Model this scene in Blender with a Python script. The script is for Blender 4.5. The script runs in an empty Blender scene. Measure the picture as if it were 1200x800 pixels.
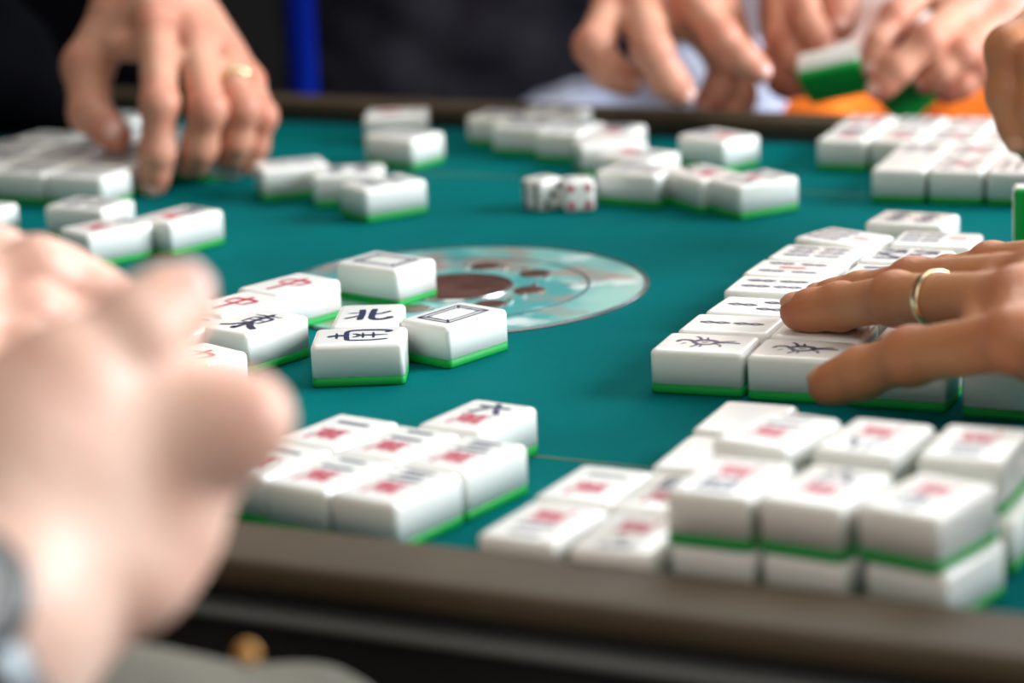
import bpy, bmesh, math, random
import numpy as np
from mathutils import Vector, Matrix
random.seed(4); rng = np.random.default_rng(4)
SC = bpy.context.scene
COL = SC.collection
R = math.radians
# ------------------------------------------------------------------ frame of reference
# Millimetre frame: origin on the table plane under the camera, +y away from it, z up from the felt.
# W() takes it to the world (metres, table square to the axes, felt at z = 0.75).
TC = (-25.7, 1289.1)                      # centre of the round turntable plate
TA = R(26.9)
CAMH, PITCH, ROLL, FPX = 305.46, 0.252628, -0.046466, 3184.35
def W(p):
    x, y = p[0]-TC[0], p[1]-TC[1]
    c, s = math.cos(TA), math.sin(TA)
    return Vector(((c*x-s*y)/1000, (s*x+c*y)/1000, .75+(p[2] if len(p) > 2 else 0)/1000))
def Wa(V):
    x, y = V[:, 0]-TC[0], V[:, 1]-TC[1]
    c, s = math.cos(TA), math.sin(TA)
    return np.stack([(c*x-s*y)/1000, (s*x+c*y)/1000, .75+V[:, 2]/1000], 1)
_cp, _sp = math.cos(PITCH), math.sin(PITCH)
_c, _s = math.cos(ROLL), math.sin(ROLL)
FW = np.array([0, _cp, -_sp]); _u = np.array([0, _sp, _cp]); _r = np.array([1., 0, 0])
RT = _c*_r+_s*_u; UPV = -_s*_r+_c*_u
def at(px, py, Y=None, z=None):           # the point of a sight line at distance Y or height z
    d = FW*FPX+RT*(px-600)+UPV*(400-py)
    t = Y/d[1] if Y is not None else (z-CAMH)/d[2]
    return np.array([0, 0, CAMH])+d*t

# ------------------------------------------------------------------ camera
cam = bpy.data.cameras.new('camera'); camo = bpy.data.objects.new('camera', cam); COL.objects.link(camo)
camo.location = W((0, 0, CAMH))
rz = Matrix.Rotation(TA, 3, 'Z')
M3 = Matrix(((RT[0], UPV[0], -FW[0]), (RT[1], UPV[1], -FW[1]), (RT[2], UPV[2], -FW[2])))
camo.rotation_euler = (rz @ M3).to_euler()
cam.sensor_width = 36; cam.lens = FPX/1200*36
cam.clip_start = .05; cam.clip_end = 50
cam.dof.use_dof = True; cam.dof.focus_distance = 1.165; cam.dof.aperture_fstop = 5.2
cam.dof.aperture_blades = 0
SC.camera = camo
# ------------------------------------------------------------------ light
SC.view_settings.view_transform = 'Standard'; SC.view_settings.look = 'None'
SC.view_settings.exposure = 0.36; SC.view_settings.gamma = 1; SC.view_settings.use_curve_mapping = False
wd = bpy.data.worlds.new('world'); SC.world = wd; wd.use_nodes = True
wd.node_tree.nodes['Background'].inputs[0].default_value = (1, .90, .78, 1)
wd.node_tree.nodes['Background'].inputs[1].default_value = .135
def area(name, p, target, size, power, col, sy=None):
    l = bpy.data.lights.new(name, 'AREA'); l.energy = power; l.color = col; l.size = size
    if sy: l.shape = 'RECTANGLE'; l.size_y = sy
    o = bpy.data.objects.new(name, l); COL.objects.link(o); o.location = W(p)
    o.rotation_euler = (W(target)-W(p)).to_track_quat('-Z', 'Y').to_euler(); return o
area('window_light', (2150, 1150, 860), (0, 1300, 0), 1.1, 100, (.88, .95, 1), 1.1)
area('overhead_fill_light', (300, 1900, 1900), (0, 1300, 0), 1.6, 17, (1, .97, .92))  # soft overhead fill added above the table, not a fixture of the room
area('far_backlight', (900, 3900, 1500), (0, 1300, 0), 1.6, 38, (.92, .97, 1))  # added backlight from behind right, for glints on the tile tops

area('front_fill_light', (-300, -500, 1300), (-60, 1000, 0), 1.3, 10, (1, .96, .9))  # unseen fill added behind the camera to lift near hands and front faces

# ------------------------------------------------------------------ materials
def mat(name, col, rough=.5, metal=0, spec=.5, sss=0, sssr=(1, .5, .3), noise=None, bump=None, coat=0):
    m = bpy.data.materials.new(name); m.use_nodes = True; nt = m.node_tree; b = nt.nodes['Principled BSDF']
    b.inputs['Base Color'].default_value = (*col, 1); b.inputs['Roughness'].default_value = rough
    b.inputs['Metallic'].default_value = metal; b.inputs['Specular IOR Level'].default_value = spec
    if coat: b.inputs['Coat Weight'].default_value = coat; b.inputs['Coat Roughness'].default_value = .1
    if sss:
        b.inputs['Subsurface Weight'].default_value = sss; b.inputs['Subsurface Radius'].default_value = sssr
        b.inputs['Subsurface Scale'].default_value = .004
    tc = nt.nodes.new('ShaderNodeTexCoord')
    if noise:                                  # (scale, second colour, low, high)
        n = nt.nodes.new('ShaderNodeTexNoise'); n.inputs['Scale'].default_value = noise[0]; n.inputs['Detail'].default_value = 5
        nt.links.new(tc.outputs['Object'], n.inputs['Vector'])
        r = nt.nodes.new('ShaderNodeValToRGB'); r.color_ramp.elements[0].position = noise[2]; r.color_ramp.elements[1].position = noise[3]
        r.color_ramp.elements[0].color = (*col, 1); r.color_ramp.elements[1].color = (*noise[1], 1)
        nt.links.new(n.outputs['Fac'], r.inputs[0]); nt.links.new(r.outputs[0], b.inputs['Base Color'])
    if bump:                                   # (scale, strength, distance)
        n = nt.nodes.new('ShaderNodeTexNoise'); n.inputs['Scale'].default_value = bump[0]; n.inputs['Detail'].default_value = 4
        nt.links.new(tc.outputs['Object'], n.inputs['Vector'])
        u = nt.nodes.new('ShaderNodeBump'); u.inputs['Strength'].default_value = bump[1]; u.inputs['Distance'].default_value = bump[2]
        nt.links.new(n.outputs['Fac'], u.inputs['Height']); nt.links.new(u.outputs[0], b.inputs['Normal'])
    return m
M = {
 'white': mat('tile_white', (.86, .855, .82), .2, spec=.5, sss=.35, sssr=(1, .9, .7)),
 'green': mat('tile_green', (.0, .27, .04), .5, spec=.2),
 'blue': mat('engraving_blue', (.012, .02, .075), .35),
 'red': mat('engraving_red', (.50, .004, .05), .4),
 'felt': mat('felt', (.0, .105, .108), .9, spec=.03, noise=(9, (.0, .135, .138), .35, .7), bump=(900, .25, .0006)),
 'rim': mat('rim_laminate', (.060, .042, .024), .6, spec=.18, noise=(14, (.082, .060, .036), .35, .7)),
 'black': mat('black_plastic', (.012, .012, .012), .5),
 'ledge': mat('grey_ledge', (.11, .12, .115), .45),
 'brown': mat('hub_brown', (.075, .028, .02), .25, noise=(60, (.12, .055, .04), .4, .7)),
 'chrome': mat('chrome', (.75, .77, .78), .2, metal=1),
 'gold': mat('gold', (.95, .76, .48), .2, metal=1),
 'steel': mat('watch_steel', (.13, .14, .145), .5, metal=1),
 'glass': mat('watch_dial', (.4, .42, .44), .1),
 'nail': mat('nail', (.72, .42, .36), .22),
 'dieink': mat('pip_black', (.02, .02, .03), .5),
 'floor': mat('floor', (.05, .045, .04), .6),
 'wall': mat('wall', (.03, .03, .032), .8),
 'shirt_black': mat('cloth_black', (.003, .003, .004), .95, spec=.0, bump=(12, .6, .01)),
 'shirt_grey': mat('cloth_grey', (.032, .032, .045), .9, spec=.03, noise=(13, (.09, .09, .115), .4, .7), bump=(10, .6, .01)),
 'shirt_white': mat('cloth_white', (.75, .72, .68), .9, spec=.1, bump=(12, .6, .01)),
 'denim': mat('cloth_light_blue', (.50, .57, .80), .9, spec=.1, noise=(16, (.75, .8, .95), .4, .7), bump=(14, .6, .01)),
 'orange': mat('cloth_orange', (.85, .18, .012), .7, spec=.2, bump=(14, .5, .01)),
 'khaki': mat('cloth_khaki', (.15, .14, .115), .9, spec=.1, noise=(20, (.11, .11, .095), .4, .7), bump=(14, .6, .01)),
 'bluepaint': mat('blue_paint', (.0, .01, .20), .8, spec=.05),
}
def skin(name, base, red):
    m = bpy.data.materials.new(name); m.use_nodes = True; nt = m.node_tree; b = nt.nodes['Principled BSDF']
    L = nt.links
    tc = nt.nodes.new('ShaderNodeTexCoord')
    a = nt.nodes.new('ShaderNodeAttribute'); a.attribute_name = 'flush'
    n = nt.nodes.new('ShaderNodeTexNoise'); n.inputs['Scale'].default_value = 60; n.inputs['Detail'].default_value = 6
    L.new(tc.outputs['Object'], n.inputs['Vector'])
    ad = nt.nodes.new('ShaderNodeMath'); ad.operation = 'MULTIPLY_ADD'; ad.inputs[1].default_value = .7; 
    sb = nt.nodes.new('ShaderNodeMath'); sb.operation = 'SUBTRACT'; sb.inputs[1].default_value = .38
    L.new(n.outputs['Fac'], sb.inputs[0]); L.new(sb.outputs[0], ad.inputs[0]); L.new(a.outputs['Fac'], ad.inputs[2])
    cl = nt.nodes.new('ShaderNodeClamp'); L.new(ad.outputs[0], cl.inputs[0])
    mx = nt.nodes.new('ShaderNodeMix'); mx.data_type = 'RGBA'
    mx.inputs[6].default_value = (*base, 1); mx.inputs[7].default_value = (*red, 1)
    L.new(cl.outputs[0], mx.inputs[0]); L.new(mx.outputs[2], b.inputs['Base Color'])
    b.inputs['Roughness'].default_value = .48; b.inputs['Specular IOR Level'].default_value = .4
    b.inputs['Subsurface Weight'].default_value = .25; b.inputs['Subsurface Radius'].default_value = (1, .35, .2)
    b.inputs['Subsurface Scale'].default_value = .005
    v = nt.nodes.new('ShaderNodeTexNoise'); v.inputs['Scale'].default_value = 260; v.inputs['Detail'].default_value = 3
    L.new(tc.outputs['Object'], v.inputs['Vector'])
    bp = nt.nodes.new('ShaderNodeBump'); bp.inputs['Strength'].default_value = .35; bp.inputs['Distance'].default_value = .0012
    L.new(v.outputs['Fac'], bp.inputs['Height']); L.new(bp.outputs[0], b.inputs['Normal'])
    return m
M['skin_tan'] = skin('skin_tan', (.50, .225, .10), (.40, .10, .045))
M['skin_pale'] = skin('skin_pale', (.72, .49, .39), (.66, .27, .19))
M['skin_far'] = skin('skin_far', (.57, .30, .20), (.52, .13, .08))

# ------------------------------------------------------------------ object helpers
def link(name, me, m=None, parent=None):
    o = bpy.data.objects.new(name, me); COL.objects.link(o)
    if m is not None and me is not None and not me.materials: me.materials.append(m)
    if parent: o.parent = parent
    return o
def tag(o, label, cat, group=None):
    o['label'] = label; o['category'] = cat
    if group: o['group'] = group
    return o
def empty(name, loc, rotz=0):
    o = bpy.data.objects.new(name, None); COL.objects.link(o); o.location = loc; o.rotation_euler = (0, 0, rotz)
    o.empty_display_size = .01; return o
def mesh(name, V, F, smooth=False):
    me = bpy.data.meshes.new(name); me.from_pydata([tuple(v) for v in V], [], [tuple(f) for f in F]); me.update()
    if smooth: me.shade_smooth()
    return me
def struct(name, me, m): o = link(name, me, m); o['kind'] = 'structure'; return o
def rrect(hx, hy, r, n=5):
    P = []
    for cx, cy, a0 in ((hx-r, hy-r, 0), (-hx+r, hy-r, 90), (-hx+r, -hy+r, 180), (hx-r, -hy+r, 270)):
        for i in range(n+1):
            a = R(a0+90*i/n); P.append((cx+r*math.cos(a), cy+r*math.sin(a)))
    return P
def loft(name, rings, smooth=True):            # rings: list of (list of xy, z), caps both ends
    V = []; F = []; n = len(rings[0][0])
    for P, z in rings: V += [(x, y, z) for x, y in P]
    for k in range(len(rings)-1):
        for i in range(n):
            j = (i+1) % n; F.append((k*n+i, k*n+j, (k+1)*n+j, (k+1)*n+i))
    F.append(tuple(range(n-1, -1, -1))); F.append(tuple((len(rings)-1)*n+i for i in range(n)))
    me = mesh(name, V, F, smooth)
    return me
def sharp_ends(me):
    me.polygons[len(me.polygons)-1].use_smooth = True
    me.polygons[len(me.polygons)-2].use_smooth = False

# ------------------------------------------------------------------ the mahjong tile
TW, TL, TH, TG = 29.6, 40.0, 18.9, 4.4         # width, length, height, green layer (mm)
def tile_part(z0, z1, r0, r1):
    hx, hy = TW/2000, TL/2000; cr = .0024; rings = []
    def ring(ins, z): rings.append((rrect(hx-ins, hy-ins, max(cr-ins*.5, .0006)), z/1000))
    n = 6
    if r0:
        for i in range(n): a = R(90*i/n); ring(r0/1000*(1-math.sin(a)), z0+r0*(1-math.cos(a)))
    ring(0, z0+r0); 
    ring(0, z1-r1)
    if r1:
        for i in range(1, n+1): a = R(90*i/n); ring(r1/1000*(1-math.cos(a)), z1-r1+r1*math.sin(a))
    return loft('tile', rings)
ME_W = tile_part(TG, TH, 0, 2.3); ME_W.materials.append(M['white'])
ME_G = tile_part(0, TG, 1.3, 0); ME_G.materials.append(M['green'])
# --- engravings, drawn on the face plane, x across (-1..1 = half width), y up (-1..1 = half length), mm
def stroke(V, F, pts, w, z, taper=(.5, .3)):
    pts = [Vector(p) for p in pts]; n = len(pts); base = len(V)
    for i, p in enumerate(pts):
        d = (pts[min(i+1, n-1)]-pts[max(i-1, 0)]).normalized(); q = Vector((-d.y, d.x))
        t = i/(n-1); ww = w*(taper[0] if t == 0 else taper[1] if t == 1 else 1)/2
        V.append((p.x+q.x*ww, p.y+q.y*ww, z)); V.append((p.x-q.x*ww, p.y-q.y*ww, z))
    for i in range(n-1):
        a = base+2*i; F.append((a, a+1, a+3, a+2))
def curve(pts, n=7):                            # Catmull-Rom through the points
    P = [Vector(p) for p in pts]; P = [P[0]*2-P[1]]+P+[P[-1]*2-P[-2]]; out = []
    for i in range(1, len(P)-2):
        for k in range(n):
            t = k/n
            out.append(.5*((2*P[i])+(-P[i-1]+P[i+1])*t+(2*P[i-1]-5*P[i]+4*P[i+1]-P[i+2])*t*t+(-P[i-1]+3*P[i]-3*P[i+1]+P[i+2])*t**3))
    out.append(P[-2]); return out
ZF = TH+.06
def face_mesh(name, strokes, m, sc=(10.5, 15), off=(0, 0)):
    V = []; F = []
    for k, s in enumerate(strokes):
        pts, w = s[0], s[1]; tp = s[2] if len(s) > 2 else (.5, .3)
        pp = [(off[0]+x*sc[0], off[1]+y*sc[1]) for x, y in pts]
        stroke(V, F, curve(pp) if len(pp) > 2 else [pp[0], tuple((a+b)/2 for a, b in zip(*pp)), pp[1]], w, ZF+.004*k, tp)
    me = mesh(name, [(x/1000, y/1000, z/1000) for x, y, z in V], F)
    bm = bmesh.new(); bm.from_mesh(me)
    for f in bm.faces:
        f.normal_update()
        if f.normal.z < 0: f.normal_flip()
    bm.to_mesh(me); bm.free(); me.materials.append(m)
    return me
def glyph(ch, m, size, cx, cy, name, fat=.02):
    c = bpy.data.curves.new('glyph', 'FONT'); c.body = ch; c.size = size/1000; c.align_x = 'CENTER'; c.align_y = 'CENTER'
    c.offset = size*fat/1000
    o = bpy.data.objects.new('glyph', c); COL.objects.link(o); bpy.context.view_layer.update()
    me = bpy.data.meshes.new_from_object(o.evaluated_get(bpy.context.evaluated_depsgraph_get()))
    bpy.data.objects.remove(o)
    xs = [v.co.x for v in me.vertices]; ys = [v.co.y for v in me.vertices]
    mx, my = (min(xs)+max(xs))/2, (min(ys)+max(ys))/2
    for v in me.vertices: v.co = (v.co.x-mx+cx/1000, v.co.y-my+cy/1000, ZF/1000)
    me.materials.clear(); me.materials.append(m); me.name = name
    return me
FACES = {}
B, RD = M['blue'], M['red']
FACES['bai'] = [('blue_engraving', face_mesh('frame', [
    ([(-1, -1), (-1, 1)], 1.2, (1, 1)), ([(-1, 1), (1, 1)], 1.2, (1, 1)), ([(1, 1), (1, -1)], 1.2, (1, 1)), ([(1, -1), (-1, -1)], 1.2, (1, 1)),
    ([(-.72, -.82), (-.72, .82)], .85, (1, 1)), ([(-.72, .82), (.72, .82)], .85, (1, 1)), ([(.72, .82), (.72, -.82)], .85, (1, 1)), ([(.72, -.82), (-.72, -.82)], .85, (1, 1)),
    ([(-1, -1), (-.5, -.66)], 1.2, (1, .4)), ([(-1, 1), (-.5, .66)], 1.2, (1, .4)), ([(1, 1), (.5, .66)], 1.2, (1, .4)), ([(1, -1), (.5, -.66)], 1.2, (1, .4)),
    ([(-.4, .8), (.4, .8)], 1.5, (.3, .3)), ([(-.4, -.8), (.4, -.8)], 1.5, (.3, .3))], B, (9, 13.2)))]
FACES['north'] = [('blue_engraving', face_mesh('north', [
    ([(-.35, .8), (-.28, .1), (-.3, -.8)], 3.0, (.6, .5)), ([(-.95, .25), (-.3, .32)], 1.6), ([(-1, -.55), (-.6, -.3), (-.3, -.1)], 2.0, (.4, .6)),
    ([(.2, .85), (.18, 0), (.25, -.6), (.6, -.75), (1, -.55), (1, -.35)], 3.0, (.6, .2)), ([(.95, .45), (.6, .15), (.2, 0)], 2.0, (1, .3))], B, (10, 12)))]
FACES['south'] = [('blue_engraving', face_mesh('south', [
    ([(-.1, 1.05), (.05, .75), (0, .35)], 2.6, (.6, .5)), ([(-.5, .72), (.55, .78)], 1.6), ([(-.85, .35), (-.9, -.4), (-.75, -1.0)], 1.9, (.6, .2)),
    ([(-.85, .35), (0, .42), (.85, .35), (.9, -.5), (.7, -1.0), (.45, -.85)], 2.3, (.5, .2)), ([(-.3, .2), (-.15, -.05)], 1.8), ([(.3, .22), (.12, -.05)], 1.8),
    ([(-.45, -.15), (.45, -.1)], 1.5), ([(-.5, -.5), (.5, -.45)], 1.5), ([(0, .1), (0, -.95)], 2.2, (.6, .3))], B, (9.5, 13)))]
FACES['east'] = [('blue_engraving', face_mesh('east', [
    ([(-.8, .72), (.8, .8)], 1.9), ([(-.55, .45), (-.55, -.25)], 1.7), ([(-.55, .45), (.55, .5), (.5, -.25)], 1.9), ([(-.5, .12), (.5, .16)], 1.4), ([(-.5, -.22), (.5, -.2)], 1.5),
    ([(.05, 1.05), (0, 0), (.02, -1.0), (-.2, -.85)], 2.7, (.6, .2)), ([(-.05, -.2), (-.45, -.65), (-1.05, -.95)], 2.4, (.7, .15)), ([(.05, -.2), (.5, -.6), (1.1, -.9)], 3.2, (.4, .5))], B, (9.5, 12.5)))]
FACES['centre'] = [('red_engraving', face_mesh('centre', [
    ([(-.8, .55), (-.72, -.1)], 2.4), ([(-.8, .5), (0, .6), (.85, .55), (.7, -.1)], 2.4, (.6, .5)), ([(-.7, -.08), (.72, -.05)], 1.9),
    ([(0, 1.0), (.03, .2), (0, -.6), (-.03, -1.15)], 2.6, (.6, .08))], RD, (8.5, 12)))]
WAN_R = glyph('萬', RD, 15.5, 0, -6.2, 'wan', .014)
NUM = {n: glyph(c, B, 14.5, 0, 9.5, 'num', .045) for n, c in zip(range(1, 10), '一二三四五六七八九')}
for n in NUM: FACES['wan%d' % n] = [('blue_engraving', NUM[n]), ('red_engraving', WAN_R)]
FACES['fa'] = [('green_engraving', glyph('發', M['green'], 25, 0, 0, 'fa'))]
def sticks(L):                                  # L: (x, y, colour, slant) bamboo sticks lying along y
    out = {}
    for x, y, cc, sl, ln in L:
        dx = sl*ln/2
        out.setdefault(cc, []).extend([([(x-dx*.9, y-ln/2), (x-dx*.5-.13, y-ln/4), (x-.03, y), (x+dx*.5-.13, y+ln/4), (x+dx*.9, y+ln/2)], 1.45, (1.6, 1.6)),
                                       ([(x-dx*.9, y-ln/2), (x-dx*.5+.13, y-ln/4), (x+.03, y), (x+dx*.5+.13, y+ln/4), (x+dx*.9, y+ln/2)], 1.45, (1.6, 1.6)),
                                       ([(x-.1, y-ln/2), (x+.1, y-ln/2)], 1.3, (1, 1)), ([(x-.1, y+ln/2), (x+.1, y+ln/2)], 1.3, (1, 1)), ([(x-.08, y), (x+.08, y)], 1.1, (1, 1))])
    return [(('red' if k == 'r' else 'blue')+'_engraving', face_mesh('sticks', v, RD if k == 'r' else B)) for k, v in out.items()]
FACES['bam2'] = sticks([(0, .5, 'b', 0, .8), (0, -.5, 'b', 0, .8)])
FACES['bam3'] = sticks([(0, .5, 'b', 0, .8), (-.55, -.5, 'b', 0, .8), (.55, -.5, 'b', 0, .8)])
FACES['bam4'] = sticks([(x, y, 'b', 0, .8) for x in (-.5, .5) for y in (-.5, .5)])
FACES['bam5'] = sticks([(x, y, 'b', 0, .75) for x in (-.72, .72) for y in (-.52, .52)]+[(0, 0, 'r', 0, .8)])
FACES['bam6'] = sticks([(x, y, 'b', 0, .8) for x in (-.7, 0, .7) for y in (-.5, .5)])
FACES['bam7'] = sticks([(x, y, 'b', 0, .55) for x in (-.7, 0, .7) for y in (-.78, -.12)]+[(0, .68, 'r', 0, .5)])
FACES['bam8'] = sticks([(x, y, 'b', s*.9, .8) for x, s in ((-.8, 0), (-.28, 1), (.28, -1), (.8, 0)) for y in (-.5, .5)])
FACES['bird'] = [('blue_engraving', face_mesh('bird', [
    ([(-.1, .95), (.25, .85), (.3, .6), (.05, .4)], 2.0, (.3, 1)), ([(.05, .45), (.4, .15), (.3, -.25), (-.05, -.4)], 2.6, (.6, .6)), ([(.05, .45), (-.35, .15), (-.3, -.2), (0, -.35)], 2.0, (.5, .5)),
    ([(-.9, .35), (-.5, .2), (-.25, .3)], 1.4), ([(-.85, .05), (-.4, .05)], 1.3), ([(.35, .2), (.8, .35), (.95, .5)], 1.4), ([(.35, 0), (.9, .1)], 1.3),
    ([(-.05, -.35), (.1, -.7), (.05, -1.15)], 1.7, (1, .15)), ([(.1, -.3), (.35, -.7), (.4, -.95)], 1.0), ([(-.15, -.3), (-.4, -.55), (-.7, -.6)], 1.0), ([(-.2, .6), (-.45, .75)], 1.1),
    ([(.0, .15), (.05, -.1)], 1.6)], B, (9, 13)))]
def ringdots(L):
    out = {}
    for x, y, cc, rr in L:
        st = []
        for q, w in ((rr, 1.3), (rr*.4, 1.6)):
            pts = [(x*10.5+q*math.cos(R(a)), y*15+q*math.sin(R(a))) for a in range(0, 361, 40)]
            st.append((pts, w, (1, 1)))
        out.setdefault(cc, []).extend(st)
    return [(('red' if k == 'r' else 'blue')+'_engraving', face_mesh('dots', v, RD if k == 'r' else B, (1, 1))) for k, v in out.items()]
FACES['dot4'] = ringdots([(x, y, 'b', 4) for x in (-.5, .5) for y in (-.5, .5)])
FACES['dot5'] = ringdots([(x, y, 'b', 3.6) for x in (-.6, .6) for y in (-.6, .6)]+[(0, 0, 'r', 3.6)])
FACES['dot6'] = ringdots([(x, .7, 'b', 3.3) for x in (-.5, .5)]+[(x, y, 'r', 3.3) for x in (-.5, .5) for y in (0, -.6)])
FACES['dot1'] = ringdots([(0, 0, 'r', 5), (0, 0, 'b', 8)])
FACES['blank'] = []
def tile(x, y, deg, face, label, group, layer=0, z=None, rot=None):
    """deg: direction (mm frame) the top of the engraving points to"""
    t = empty('mahjong_tile', W((x, y, TH*layer*1.004 if z is None else z)), R(deg-90)+TA)
    if rot is not None: t.rotation_euler = rot
    tag(t, label, 'mahjong tile', group)
    link('white_body', ME_W, None, t); link('green_back', ME_G, None, t)
    for nm, me in FACES[face]: link(nm, me, None, t)
    return t

# ------------------------------------------------------------------ SDF surfaces (hands, clothes)
class Field:
    def __init__(s, pts, pad, h):
        P = np.array(pts); s.lo = P.min(0)-pad; s.h = h
        s.n = (np.ceil((P.max(0)+pad-s.lo)/h)+1).astype(int)
        s.F = np.full(s.n, 60.0, np.float32)
        s.ax = [s.lo[i]+h*np.arange(s.n[i], dtype=np.float32) for i in range(3)]
    def box(s, lo, hi):
        a = np.clip(((lo-s.lo)/s.h).astype(int), 0, s.n); b = np.clip(((hi-s.lo)/s.h).astype(int)+2, 0, s.n)
        return tuple(slice(a[i], b[i]) for i in range(3))
    def add(s, d, sl, k, sub=False):
        F = s.F[sl]
        if sub: d = -d; hh = np.clip(.5-.5*(F-d)/k, 0, 1); s.F[sl] = F*(1-hh)+d*hh+k*hh*(1-hh) if False else np.maximum(F, d)
        else:
            hh = np.clip(.5+.5*(F-d)/k, 0, 1); s.F[sl] = F*(1-hh)+d*hh-k*hh*(1-hh)
    def cone(s, a, b, ra, rb, k=3., flat=None):
        a = np.array(a, float); b = np.array(b, float); kk = float(np.max(k))
        m = max(ra, rb)+kk+3*s.h
        sl = s.box(np.minimum(a, b)-m, np.maximum(a, b)+m)
        X, Y, Z = np.meshgrid(s.ax[0][sl[0]], s.ax[1][sl[1]], s.ax[2][sl[2]], indexing='ij')
        if X.size == 0: return
        ba = b-a; L = ba@ba+1e-9
        t = np.clip(((X-a[0])*ba[0]+(Y-a[1])*ba[1]+(Z-a[2])*ba[2])/L, 0, 1)
        dx, dy, dz = X-a[0]-t*ba[0], Y-a[1]-t*ba[1], Z-a[2]-t*ba[2]
        if flat is not None:                    # (unit direction, stretch): thinner along that direction
            f, q = flat; c = dx*f[0]+dy*f[1]+dz*f[2]; e = c*(q-1); dx, dy, dz = dx+e*f[0], dy+e*f[1], dz+e*f[2]
        d = np.sqrt(dx*dx+dy*dy+dz*dz)-(ra+t*(rb-ra))
        s.add(d, sl, k)
    def merge(s, o, mcp, kmax=6., reach=22.):    # join a finger: soft at its root, crisp further out
        X, Y, Z = np.meshgrid(*s.ax, indexing='ij')
        dist = np.sqrt((X-mcp[0])**2+(Y-mcp[1])**2+(Z-mcp[2])**2)
        k = np.clip(kmax*(1-dist/reach), .7, kmax)
        hh = np.clip(.5+.5*(s.F-o.F)/k, 0, 1); s.F = s.F*(1-hh)+o.F*hh-k*hh*(1-hh)
    def surface(s):
        F = s.F; S = F < 0
        c = np.stack([S[i:S.shape[0]-1+i, j:S.shape[1]-1+j, k:S.shape[2]-1+k] for i in (0, 1) for j in (0, 1) for k in (0, 1)], 0)
        act = c.any(0) & ~c.all(0); idx = np.full(act.shape, -1, np.int64); I = np.argwhere(act); idx[act] = np.arange(len(I))
        acc = np.zeros((len(I), 3)); cnt = np.zeros(len(I))
        offs = [np.array((i, j, k)) for i in (0, 1) for j in (0, 1) for k in (0, 1)]
        for p in offs:
            for ax in range(3):
                if p[ax]: continue
                q = p.copy(); q[ax] = 1
                f0 = F[tuple((I+p).T)]; f1 = F[tuple((I+q).T)]; m = (f0 < 0) != (f1 < 0)
                t = np.where(m, f0/np.where(m, f0-f1, 1), 0); v = np.repeat(p[None].astype(float), len(I), 0); v[:, ax] = t
                acc += v*m[:, None]; cnt += m
        V = s.lo+(I+acc/np.maximum(cnt, 1)[:, None])*s.h
        Q = []
        for ax in range(3):
            a, b = [(1, 2), (2, 0), (0, 1)][ax]
            sl0 = [slice(None)]*3; sl1 = [slice(None)]*3; sl0[ax] = slice(0, -1); sl1[ax] = slice(1, None)
            s0, s1 = S[tuple(sl0)], S[tuple(sl1)]
            E = np.argwhere(s0 != s1); E = E[(E[:, a] > 0) & (E[:, b] > 0) & (E[:, a] < F.shape[a]-1) & (E[:, b] < F.shape[b]-1)]
            fl = s0[tuple(E.T)]
            ea = np.zeros(3, int); ea[a] = 1; eb = np.zeros(3, int); eb[b] = 1
            q = np.stack([idx[tuple(E.T)], idx[tuple((E-ea).T)], idx[tuple((E-ea-eb).T)], idx[tuple((E-eb).T)]], 1)
            q[~fl] = q[~fl][:, ::-1]
            Q.append(q[(q >= 0).all(1)])
        return V, np.concatenate(Q)
def surf_object(name, Vs, Qs, m, parent, flush=None):
    V = np.concatenate(Vs); off = np.cumsum([0]+[len(v) for v in Vs[:-1]]); Q = np.concatenate([q+o for q, o in zip(Qs, off)])
    me = bpy.data.meshes.new(name); w = Wa(V)-np.array(parent.location)
    me.vertices.add(len(w)); me.vertices.foreach_set('co', w.astype(np.float32).ravel())
    me.loops.add(Q.size); me.loops.foreach_set('vertex_index', Q.astype(np.int32).ravel())
    me.polygons.add(len(Q)); me.polygons.foreach_set('loop_start', np.arange(0, Q.size, 4, dtype=np.int32))
    me.update(calc_edges=True); me.validate(); me.shade_smooth()
    if flush is not None:
        at_ = me.attributes.new('flush', 'FLOAT', 'POINT'); at_.data.foreach_set('value', flush(V).astype(np.float32))
    return link(name, me, m, parent)
def unit(v): v = np.array(v, float); return v/np.linalg.norm(v)
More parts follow.
